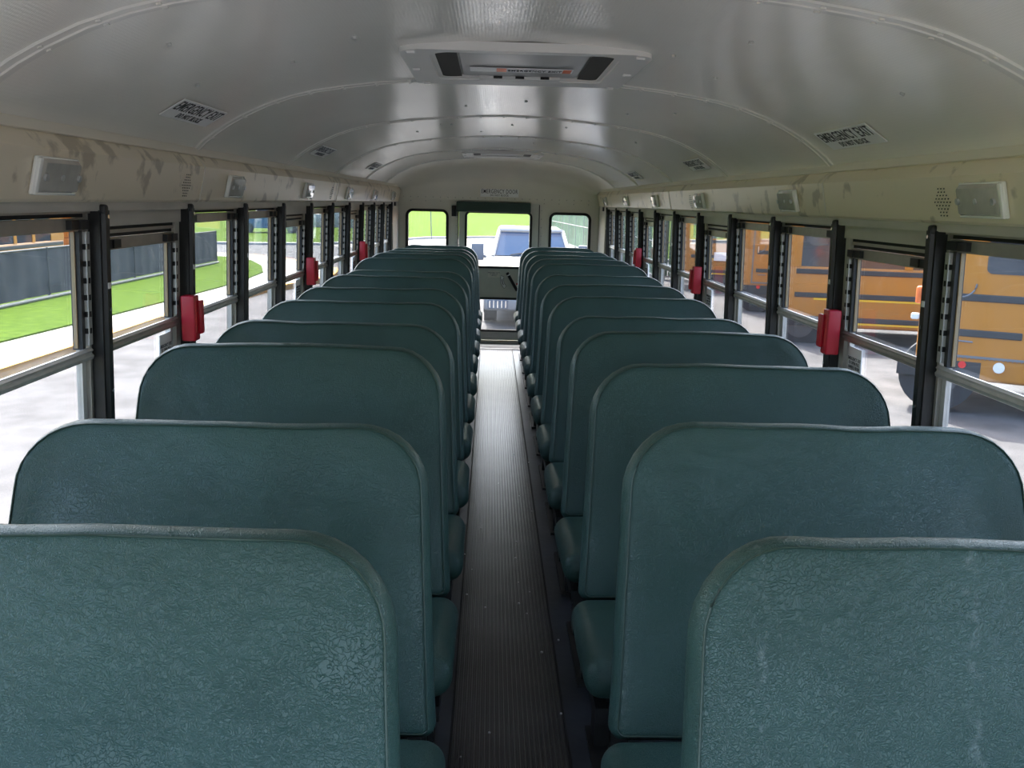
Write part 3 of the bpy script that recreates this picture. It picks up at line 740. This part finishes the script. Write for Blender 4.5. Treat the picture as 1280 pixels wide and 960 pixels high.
def leg_meshes(ax):
    if ax in legd: return legd[ax]
    out = []
    for y0, y1 in ((-.31, -.33), (-.02, .04)):
        b_ = MB(); b_.box(ax-.016, ax+.016, min(y0, y1)-.010, max(y0, y1)+.012, .012, .32); 
        b_.box(ax-.005, ax+.028, min(y0, y1)-.002, max(y0, y1)+.004, .012, .32)
        o = b_.build('leg', M['black']); out.append(o.data); bpy.data.objects.remove(o)
    b_ = MB(); b_.box(ax-.03, ax+.03, -.37, .08, 0, .012); o = b_.build('foot_plate', M['black']); out.append(o.data); bpy.data.objects.remove(o)
    b_ = MB(); b_.box(-.46, .46, -.36, -.33, .285, .325); b_.box(-.46, .46, 0, .03, .285, .325)
    b_.box(-.46, -.43, -.33, 0, .285, .325); b_.box(.43, .46, -.33, 0, .285, .325)
    o = b_.build('seat_frame', M['black']); out.append(o.data); bpy.data.objects.remove(o)
    b_ = MB(); b_.tube([(ax+.02 if ax < 0 else ax-.02, -.30, .05), (ax+.02 if ax < 0 else ax-.02, .0, .29)], .009, 8)
    o = b_.build('brace', M['alu']); out.append(o.data); bpy.data.objects.remove(o)
    legd[ax] = out; return out
HL = [h_ + .016 for h_ in [1.050, 1.037, 1.100, 1.077, 1.077, 1.074, 1.080, 1.058, 1.100, 1.096, 1.078, 1.066, 1.066]]
HR = [h_ + .016 for h_ in [1.050, 1.056, 1.066, 1.068, 1.038, 1.054, 1.056, 1.058, 1.084, 1.080, 1.070, 1.068, 1.072]]
NUM = ['first', 'second', 'third', 'fourth', 'fifth', 'sixth', 'seventh', 'eighth', 'ninth', 'tenth', 'eleventh', 'twelfth', 'last']
TILT = R(18)
special = {(-1, 1): 'nearest green vinyl bus bench on the left, cut by the picture corner', (1, 1): 'nearest green bus bench on the right, pale rub marks down its back', (-1, 2): 'second green vinyl bench from the front on the left, whole rounded back showing', (1, 2): 'second green bench on the right, soft creases under its top edge', (-1, 3): 'third green bench on the left, taller back with creased upper corners'}
extraL = {0: 'cut by the lower left corner of the picture', 2: 'taller back with a creased corner', 1: 'whole rounded back in view'}
extraR = {0: 'with pale vertical rub marks down its back', 1: 'with soft vertical creases under its top edge'}
for s, side, H in ((-1, 'left', HL), (1, 'right', HR)):
    cxs = -.645 if s < 0 else .655
    for k in range(1, 14):
        t = empty('bench_seat', (cxs, .69*k + .335, 0))
        ex = None
        lab = 'green vinyl bus bench on the %s of the aisle, %s row from the front' % (side, NUM[k-1])
        if k == 13: lab = 'green vinyl bus bench on the %s, last and narrowest one before the rear wall' % side
        if (s, k) in special: lab = special[(s, k)]
        tag(t, lab, 'bus seat', 'bench seats along the aisle')
        narrow = k == 13
        seed = {(-1, 3): 3, (1, 2): 5, (1, 1): 2}.get((s, k), [2, 4, 1, 6, 8, 3][(k*2 + (s > 0)*3) % 6])
        bd, wd_ = back_mesh(seed, s, narrow, 'vinylworn' if (s > 0 and k == 1) else 'vinyl')
        o = link('backrest', bd, t)
        o.location = (-s*(.032 if narrow else 0), TB/2 + .012, .42)
        o.rotation_euler = (-TILT, 0, 0)
        base_top = .42 + .665*math.cos(TILT) + TB/2*math.sin(TILT)
        o.scale = (1, 1, (H[k-1] - .42)/(base_top - .42))
        link('piping', wd_, o)
        c = link('cushion', cdat[(k + (s > 0)) % 3], t); c.location = (-s*.004, 0, 0)
        ax = -s*.40
        ld = leg_meshes(ax)
        link('leg', ld[0], t); link('leg', ld[1], t); link('foot_plate', ld[2], t); link('seat_frame', ld[3], t); link('brace', ld[4], t)

# ---------------------------------------------------------------- outdoors: ground
G = -.95
def poly(name, pts, z, m, thick=.0, kind='structure', parent=None):
    b_ = MB()
    if thick: b_.loft([[(x, y, z-thick) for x, y in pts], [(x, y, z) for x, y in pts]])
    else: b_.add([(x, y, z) for x, y in pts], [tuple(range(len(pts)))])
    return b_.build(name, m, parent, kind=kind)
grd = poly('ground', [(-150, -60), (150, -60), (150, 260), (-150, 260)], G-.02, M['asphalt'])
# kerb line bends right at the far end
KERB = [(-6.55, -30), (-6.55, 12), (-6.45, 15), (-6.42, 18), (-6.12, 21.8), (-5.94, 24.2), (-5.3, 26.2), (-4.9, 28.6), (-5.1, 31.5), (-6.35, 32.95), (-6.94, 34.5), (-8.2, 36.6), (-9.6, 38.06), (-12, 39), (-40, 40)]
GRS = [(-7.95, -30), (-7.85, 12), (-7.6, 15), (-7.35, 18), (-7.15, 21), (-7.0, 24), (-6.98, 26.5), (-7.12, 29.0), (-7.8, 31.6), (-8.8, 34.2), (-10.1, 35.85), (-12, 36.8), (-40, 37.3)]
walk = poly('sidewalk', KERB + [(-60, 40), (-60, -30)], G+.13, M['concrete'], .15)
b = MB()
off = [(x-.16, y) for x, y in KERB]
rows = [[(x, y, G-.02) for x, y in KERB], [(x, y, G+.134) for x, y in KERB], [(x-.15, y-.02, G+.136) for x, y in KERB]]
b.grid(rows); b.build('yellow_kerb', M['yellowcurb'], walk)
for (x, y), nx in (((-7.3, 15), 0), ((-7.2, 18), 0), ((-7.0, 21), 0), ((-6.7, 24), 0), ((-6.4, 27), 0)):
    MB().box(x-.75, x+.85, y-.012, y+.012, G+.12, G+.1325).build('walk_joint', M['curb'], walk)
lawn = poly('lawn', GRS + [(-60, 37.3), (-60, -30)], G+.16, M['grass'], .1)
# far lawn rising gently, with a kerb along the road
FAR = [(-90, 44), (-12.6, 48.4), (-9.1, 49.8), (-6.2, 56), (-4.4, 61), (-.8, 64.6), (3.0, 66), (5.2, 62), (6.2, 46), (7.5, 42), (90, 42)]
b = MB(); rows = []
for t_ in [0, .03, .08, .16, .3, .5, .75, 1.0]:
    row = []
    for x, y in FAR:
        yy = y + (230-y)*t_
        row.append((x*(1+t_*.6), yy, G+.05 + max(0, yy-64)*.018 + .15*noise.noise(Vector((x*.1, yy*.1, 0)))*(t_ > 0)))
    rows.append(row)
b.grid(rows); hill = b.build('far_lawn', M['grass'], kind='structure', smooth=60)
b = MB(); b.grid([[(x, y-.25, G-.02) for x, y in FAR], [(x, y-.25, G+.10) for x, y in FAR], [(x, y+.1, G+.11) for x, y in FAR]]); b.build('kerb', M['curb'], hill)
poly('concrete_apron', [(-9, 49.0), (-6, 55.4), (-4.3, 60.3), (-.7, 64), (3, 65.3), (5, 61.5), (5.2, 47), (2, 46), (-3, 46)], G-.012, M['concrete'])
# ---------------------------------------------------------------- left fence with black mesh
F0, F1 = Vector((-10.05, 4, G+.16)), Vector((-9.50, 32.3, G+.16))
t = empty('mesh_fence', F0); tag(t, 'low black mesh-covered fence along the grass strip left of the bus', 'fence')
L_ = (F1-F0); nseg = 12; u = L_/nseg; ang = math.atan2(L_.y, L_.x)
post = None; pan = None
for i in range(nseg+1):
    if post is None: post = MB().tube([(0, 0, 0), (0, 0, 1.10)], .03, 8).build('post', M['fencepost'], t); p = post
    else: p = post.copy(); C.objects.link(p); p.parent = t
    p.location = u*i
    if i < nseg:
        if pan is None:
            b = MB(); ll = u.length; rows = []
            for a in range(13):
                rows.append([(ll*a/12, .02*math.sin(a*1.9)+.012*math.sin(c*2.2+a), .08+.98*c/5) for c in range(6)])
            pan = b.grid(rows).build('mesh_panel', M['fabric'], t, smooth=60); q = pan
        else: q = pan.copy(); C.objects.link(q); q.parent = t
        q.location = u*i; q.rotation_euler = (0, 0, ang)
MB().tube([(0, 0, 1.08), tuple(Vector(L_)+Vector((0,0,1.08)))], .02, 8).build('top_rail', M['fencepost'], t)
MB().tube([(0.06, 0, .04), tuple(Vector(L_)+Vector((.06,0,.04)))], .035, 6).build('bottom_edging', M['concrete'], t)

# ---------------------------------------------------------------- school buses
def school_bus(loc, rz, L, label, clear=False, door=None, wheels=(2.2,), win0=1.2, lamp=False, sign=False, group='parked yellow school buses'):
    """local x runs along the visible side from its near corner, the visible side faces -y, z from the ground"""
    t = empty('school_bus', loc, rz); tag(t, label, 'school bus', group)
    Wd = 2.4; sk = .42; wb, wt_ = 1.56, 2.36
    b_ = MB()                                            # lower body and roof
    b_.rbox(0, L, 0, Wd, sk, wb, .05, 2)
    b_.build('lower_body', M['busyellow'], t, smooth=40)
    roof = [(0, wt_), (0, 2.6), (.12, 2.86), (.5, 3.0), (1.2, 3.05), (1.9, 3.0), (2.28, 2.86), (2.4, 2.6), (2.4, wt_)]
    b_ = MB(); b_.loft([[(0, y, z) for y, z in roof], [(L, y, z) for y, z in roof]]); b_.build('roof', M['busyellow'], t, smooth=40)
    # pillars and panes
    n_ = int((L - win0)/.95)
    ends = [(0.0, win0)] + [(win0 + i*.95 - .07, win0 + i*.95 + .07) for i in range(1, n_)] + [(win0 + n_*.95, L)]
    for y0, y1 in ((0, .05), (Wd-.05, Wd)):
        for a, c in ends: MB().box(a, c, y0, y1, wb-.02, wt_+.02).build('pillar', M['busyellow'], t)
    gm = M['busglassclear'] if clear else M['busglass']
    for i in range(n_):
        a = win0 + i*.95 + (.07 if i else 0); c = win0 + (i+1)*.95 - (.07 if i < n_-1 else 0)
        p_ = MB().box(a, c, .018, .03, wb-.01, wt_+.01).build('pane', gm, t)
        MB().box(a, c, .006, .02, (wb+wt_)/2-.015, (wb+wt_)/2+.015).build('sash_bar', M['rail'], p_)
        if not clear: continue
        MB().box(a, c, Wd-.03, Wd-.018, wb-.01, wt_+.01).build('pane', gm, t)
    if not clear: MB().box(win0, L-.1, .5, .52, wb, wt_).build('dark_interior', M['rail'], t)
    MB().box(-.0, .04, .1, Wd-.1, wb, wt_).build('end_wall', M['busyellow'], t)
    MB().box(L-.04, L, .1, Wd-.1, wb, wt_).build('end_wall', M['busyellow'], t)
    segs = [(.28, L-.1)] if door is None else [(.0, .10), (door+.07, door+.83), (door+1.1, L-.1)]
    for z in (1.46, 1.02, .58):
        for a, c in segs:
            if c-a < .2 and z < 1.2: continue
            if door is not None and a < door+1 and z < .7: continue
            MB().rbox(a, c, -.028, .01, z-.045, z+.045, .012, 1).build('rub_rail', M['rail'], t)
            if z < 1.2 and door is None or (door is not None and z > 1.3 and a > .2): 
                MB().box(a + (.35 if door is None else 0), c, -.006, .01, z-.088, z-.052).build('yellow_stripe', M['stripe'], t)
    if door is not None:
        x0, x1 = door, door+.90; z0, z1 = .74, 2.5
        d_ = MB().box(x0, x1, -.012, .01, z0, z1).build('side_door', M['busyellow'], t)
        b_ = MB(); b_.box(x0-.03, x0, -.018, .01, z0-.03, z1); b_.box(x1, x1+.03, -.018, .01, z0-.03, z1); b_.box(x0, x1, -.018, .01, z0-.03, z0)
        b_.build('door_gap', M['grille'], d_)
        f_ = MB(); pts = rrect(x0+.36, x1-.06, 1.76, 2.38, .07)
        f_.loft([[(x, -.020, z) for x, z in pts], [(x, -.005, z) for x, z in pts]]); f_.build('door_pane', M['busglass'] if not clear else M['busglass'], d_)
        b_ = MB(); rr_ = .17
        b_.tube([(x0+.10, -.022, 1.46)] + [(x0+.10+rr_*math.sin(R(a)), -.022, 1.46-rr_*math.cos(R(a))+.17) for a in range(0, 95, 15)] , .012, 6)
        b_.build('latch_recess', M['grille'], d_)
        MB().rbox(x0+.08, x0+.11, -.05, -.01, 1.44, 1.60, .01, 1).build('latch_handle', M['chrome'], d_)
        MB().tube([(x0+.12, -.045, .92), (x0+.30, -.045, .915)], .011, 6).build('grab_handle', M['grille'], d_)
        MB().cyl((x0+.62, -.02, .62), (0, 1, 0), .065, .04, 18).build('clear_lamp', M['clearlamp'], t)
        b_ = MB()
        for i in range(40): b_.rbox(.06+i*.0001-.006, .06+.006, -.008, .004, .72+i*.045-.006, .72+i*.045+.006, .005, 1)
        for i in range(30): b_.rbox(.1+i*.05-.006, .1+i*.05+.006, -.008, .004, .70-.006, .70+.006, .005, 1)
        b_.build('rivets', M['grille'], t, kind='stuff')
    for x in wheels:
        w_ = MB().cyl((x, .22, .46), (0, 1, 0), .46, .34, 28).build('wheel', M['tyre'], t, smooth=40)
        MB().cyl((x, .06, .46), (0, 1, 0), .26, .06, 20).build('rim', M['rim'], w_, smooth=40)
        MB().box(x-.48, x+.48, -.004, .02, .43, .62 if door is None else .66).build('wheel_arch', M['rail'], w_)
    MB().cyl((wheels[0]+.75 if door is None else .55, -.012, .62), (0, 1, 0), .045, .025, 14).build('red_reflector', M['redlamp'], t)
    if lamp:
        MB().rbox(-.07, .02, .02, .16, 1.34, 1.56, .03, 3).build('tail_lamp', M['amber'], t, smooth=40)
        MB().rbox(-.10, .0, .0, .10, 1.14, 1.22, .02, 1).build('marker_lamp', M['clearlamp'], t)
    if sign: MB().box(.95, 1.45, -.035, -.028, .90, 1.15).build('white_placard', M['white'], t)
    return t
school_bus((5.36, 11.55, G), -R(29), 9.5, 'nearest yellow school bus, right of the bus, with emergency door and handles', door=.34, wheels=(.28, 5.5), win0=1.5, lamp=True)
school_bus((5.39, 17.4, G-.12), -R(13), 10.5, 'yellow school bus with dark tinted windows behind the nearest one', wheels=(.42, 6.0), win0=.36)
school_bus((5.92, 22.6, G-.03), -R(15), 9.5, 'yellow school bus third along, its corner door with latch facing us', door=.40, wheels=(.5, 5.5), win0=1.5, clear=True)
school_bus((5.68, 28.0, G), -R(12), 9.5, 'farthest yellow school bus on the right, green grass seen through its windows', wheels=(1.2, 6.2), win0=.30, clear=True, sign=True)
school_bus((-11.9, 12.2, G-.40), R(90), 14.0, 'dim school bus parked behind the mesh fence, nearer one', wheels=(2.5, 9), win0=.9, group='school buses behind the mesh fence')
school_bus((-11.9, 27.0, G-.40), R(90), 7.6, 'dim school bus parked behind the far end of mesh fence', wheels=(2.5, 5.5), win0=1.2, group='school buses behind the mesh fence')

# ---------------------------------------------------------------- right fence with green slats
def slat_fence(A, B, h, label, name='slat_fence'):
    A = Vector(A); B = Vector(B); t = empty(name, A); tag(t, label, 'fence'); D = B-A; n_ = int(D.length/3)
    ang = math.atan2(D.y, D.x); post_ = None
    for i in range(n_+1):
        if post_ is None: post_ = MB().tube([(0,0,0), (0,0,h+.1)], .035, 8).build('post', M['galv'], t); p_ = post_
        else: p_ = post_.copy(); C.objects.link(p_); p_.parent = t
        p_.location = D*i/n_
    b_ = MB(); q = int(D.length/.13)
    for i in range(q):
        x = D.length*(i+.5)/q; b_.box(x-.045, x+.045, -.008, .008, .06, h + .03*random.random())
    o_ = b_.build('slats', M['slat'], t, kind='stuff'); o_.rotation_euler = (0, 0, ang)
    for z in (h, h*.52, .08):
        MB().tube([(0,0,z), tuple(D+Vector((0,0,z)))], .028, 6).build('rail', M['galv'], t)
    return t
slat_fence((5.75, 31.5, G), (3.6, 78, G), 2.4, 'green slatted chain-link fence running back behind the white truck', 'slat_fence')
slat_fence((5.9, 31.9, G), (15.5, 32.9, G), 2.4, 'short green slatted fence return beside the farthest bus', 'slat_fence')
MB_k = MB().box(5.55, 5.95, 31.0, 78, G-.02, G+.12, Matrix.Rotation(0, 4, 'Z')).build('kerb_right', M['concrete'], kind='structure') if False else None

# ---------------------------------------------------------------- white pickup behind the bus
def pickup(loc):
    t = empty('pickup_truck', loc); tag(t, 'white pickup truck facing the rear door of the bus', 'truck')
    # local: front faces -y, z from ground
    sec = lambda y, hw, z0, z1, r: [(x, y, z) for x, z in rrect(-hw, hw, z0, z1, r)]
    MB().loft([sec(0, .93, .55, 1.10, .10), sec(.10, .98, .48, 1.20, .10), sec(.6, 1.0, .42, 1.26, .10), sec(1.3, 1.0, .42, 1.31, .10), sec(1.55, 1.0, .42, 1.33, .1), sec(5.6, 1.0, .45, 1.35, .08)]).build('body', M['truckwhite'], t, smooth=50)
    MB().loft([sec(1.68, .80, 1.28, 1.36, .03), sec(2.20, .72, 1.30, 1.83, .08), sec(2.5, .72, 1.30, 1.92, .12), sec(3.6, .73, 1.3, 1.93, .12), sec(4.1, .78, 1.3, 1.36, .03)]).build('cab', M['truckwhite'], t, smooth=50)
    ws = MB(); A = [(-.79, 1.52, 1.345), (.79, 1.52, 1.345), (.67, 2.10, 1.83), (-.67, 2.10, 1.83)]
    ws.loft([A, [(x, y+.05, z-.03) for x, y, z in A]]); w_ = ws.build('windshield', M['carglass'], t)
    b_ = MB()
    for sx in (-1, 1): b_.tube([(sx*.83, 1.46, 1.33), (sx*.70, 2.12, 1.85)], .045, 6)
    b_.tube([(-.70, 2.12, 1.86), (.70, 2.12, 1.86)], .05, 6); b_.build('windshield_frame', M['truckwhite'], t, smooth=50)
    for x in (-.45, .2): MB().tube([(x, 1.50, 1.36), (x+.5, 1.62, 1.43)], .012, 5).build('wiper', M['blackplastic'], w_)
    g = MB().rbox(-.62, .62, -.04, .06, .66, 1.06, .03, 2).build('grille', M['grille'], t, smooth=40)
    for z in (.74, .82, .90, .98): MB().box(-.60, .60, -.055, -.035, z-.012, z+.012).build('grille_bar', M['chrome'], g)
    for sx in (-1, 1):
        MB().rbox(min(sx*.64, sx*.93), max(sx*.64, sx*.93), -.02, .2, .74, 1.04, .04, 2).build('headlight', M['clearlamp'], t, smooth=40)
        m_ = MB().rbox(min(sx*1.03, sx*1.30), max(sx*1.03, sx*1.30), 1.70, 1.82, 1.22, 1.58, .03, 2).build('side_mirror', M['bluegrey'], t, smooth=40)
        MB().tube([(sx*.95, 1.78, 1.28), (sx*1.08, 1.76, 1.32)], .03, 6).build('mirror_arm', M['bluegrey'], m_)
        for y in (.95, 4.5):
            q = MB().cyl((sx*.86, y, .39), (1, 0, 0), .39, .26, 24).build('wheel', M['tyre'], t, smooth=40)
            MB().cyl((sx*.995, y, .39), (1, 0, 0), .22, .02, 16).build('rim', M['rim'], q)
    bp_ = MB().rbox(-.99, .99, -.16, .1, .34, .60, .05, 2).build('bumper', M['grille'], t, smooth=40)
    for sx in (-1, 1):
        f_ = MB().rbox(min(sx*.52, sx*.92), max(sx*.52, sx*.92), -.175, -.15, .38, .56, .01, 1).build('bumper_vent', M['bluegrey'], t)
        for i in range(5): 
            x = sx*(.56+.08*i); MB().box(x-.012, x+.012, -.185, -.17, .40, .54).build('vent_fin', M['chrome'], f_)
    MB().box(-.16, .16, -.18, -.165, .42, .55).build('licence_plate', M['white'], t)
    MB().rbox(-.03, .03, 2.10, 2.16, 1.885, 1.93, .01, 1).build('roof_marker', M['bluegrey'], t)
    return t
pickup((.80, 18.55, G))

# ---------------------------------------------------------------- far car, posts, white barriers
def suv(loc, rz, label, m):
    t = empty('parked_car', loc, rz); tag(t, label, 'car')
    side = [(-2.25, .35), (-2.3, .75), (-2.1, .95), (-1.2, 1.05), (-.5, 1.55), (1.4, 1.62), (2.1, 1.1), (2.25, .8), (2.25, .35)]
    low = [(-2.25, .35), (-2.3, .75), (-2.1, .95), (-1.2, 1.05), (1.9, 1.08), (2.2, .95), (2.25, .35)]
    cab = [(-1.3, 1.02), (-.5, 1.55), (.3, 1.62), (1.4, 1.58), (2.0, 1.05)]
    b_ = MB(); b_.loft([[(x, -.88, z) for x, z in low], [(x, .88, z) for x, z in low]]); b_.build('body', m, t)
    b_ = MB(); b_.loft([[(x, -.80, z) for x, z in cab], [(x, .80, z) for x, z in cab]]); b_.build('cabin', m, t)
    for a, c in ((-.95, .15), (.25, 1.5)):
        b_ = MB(); b_.box(a+.12, c, -.82, -.79, 1.10, 1.48); b_.build('side_window', M['carglass'], t)
    for x in (-1.4, 1.4):
        q = MB().cyl((x, -.78, .34), (0, 1, 0), .34, .22, 20).build('wheel', M['tyre'], t); MB().cyl((x, -.89, .34), (0, 1, 0), .19, .03, 14).build('rim', M['rim'], q)
    return t
suv((-14.7, 62.0, G+.06), R(22), 'small blue car on the grass far off to the left', M['carblue'])
t = MB().tube([(0, 0, 0), (-.12, 0, 3.2)], [.03, .02], 8).build('marker_pole', M['bluegrey']); t.location = (-3.9, 60.4, G); tag(t, 'thin dark leaning pole seen through the left rear window', 'pole')
for i, (x, y, w_, h_) in enumerate(((-13.4, 72, .9, 1.0), (-11.4, 72, 2.0, 1.3), (-8.6, 72, 2.0, 1.3))):
    t = MB().rbox(x-w_/2, x+w_/2, y, y+.3, G+.2, G+.2+h_, .05, 1).build('white_barrier', M['truckwhite'], smooth=40)
    tag(t, ['leftmost small white barrier on the far grass', 'middle white barrier on the far grass', 'rightmost white barrier on the far grass'][i], 'barrier', 'white barriers on the grass')
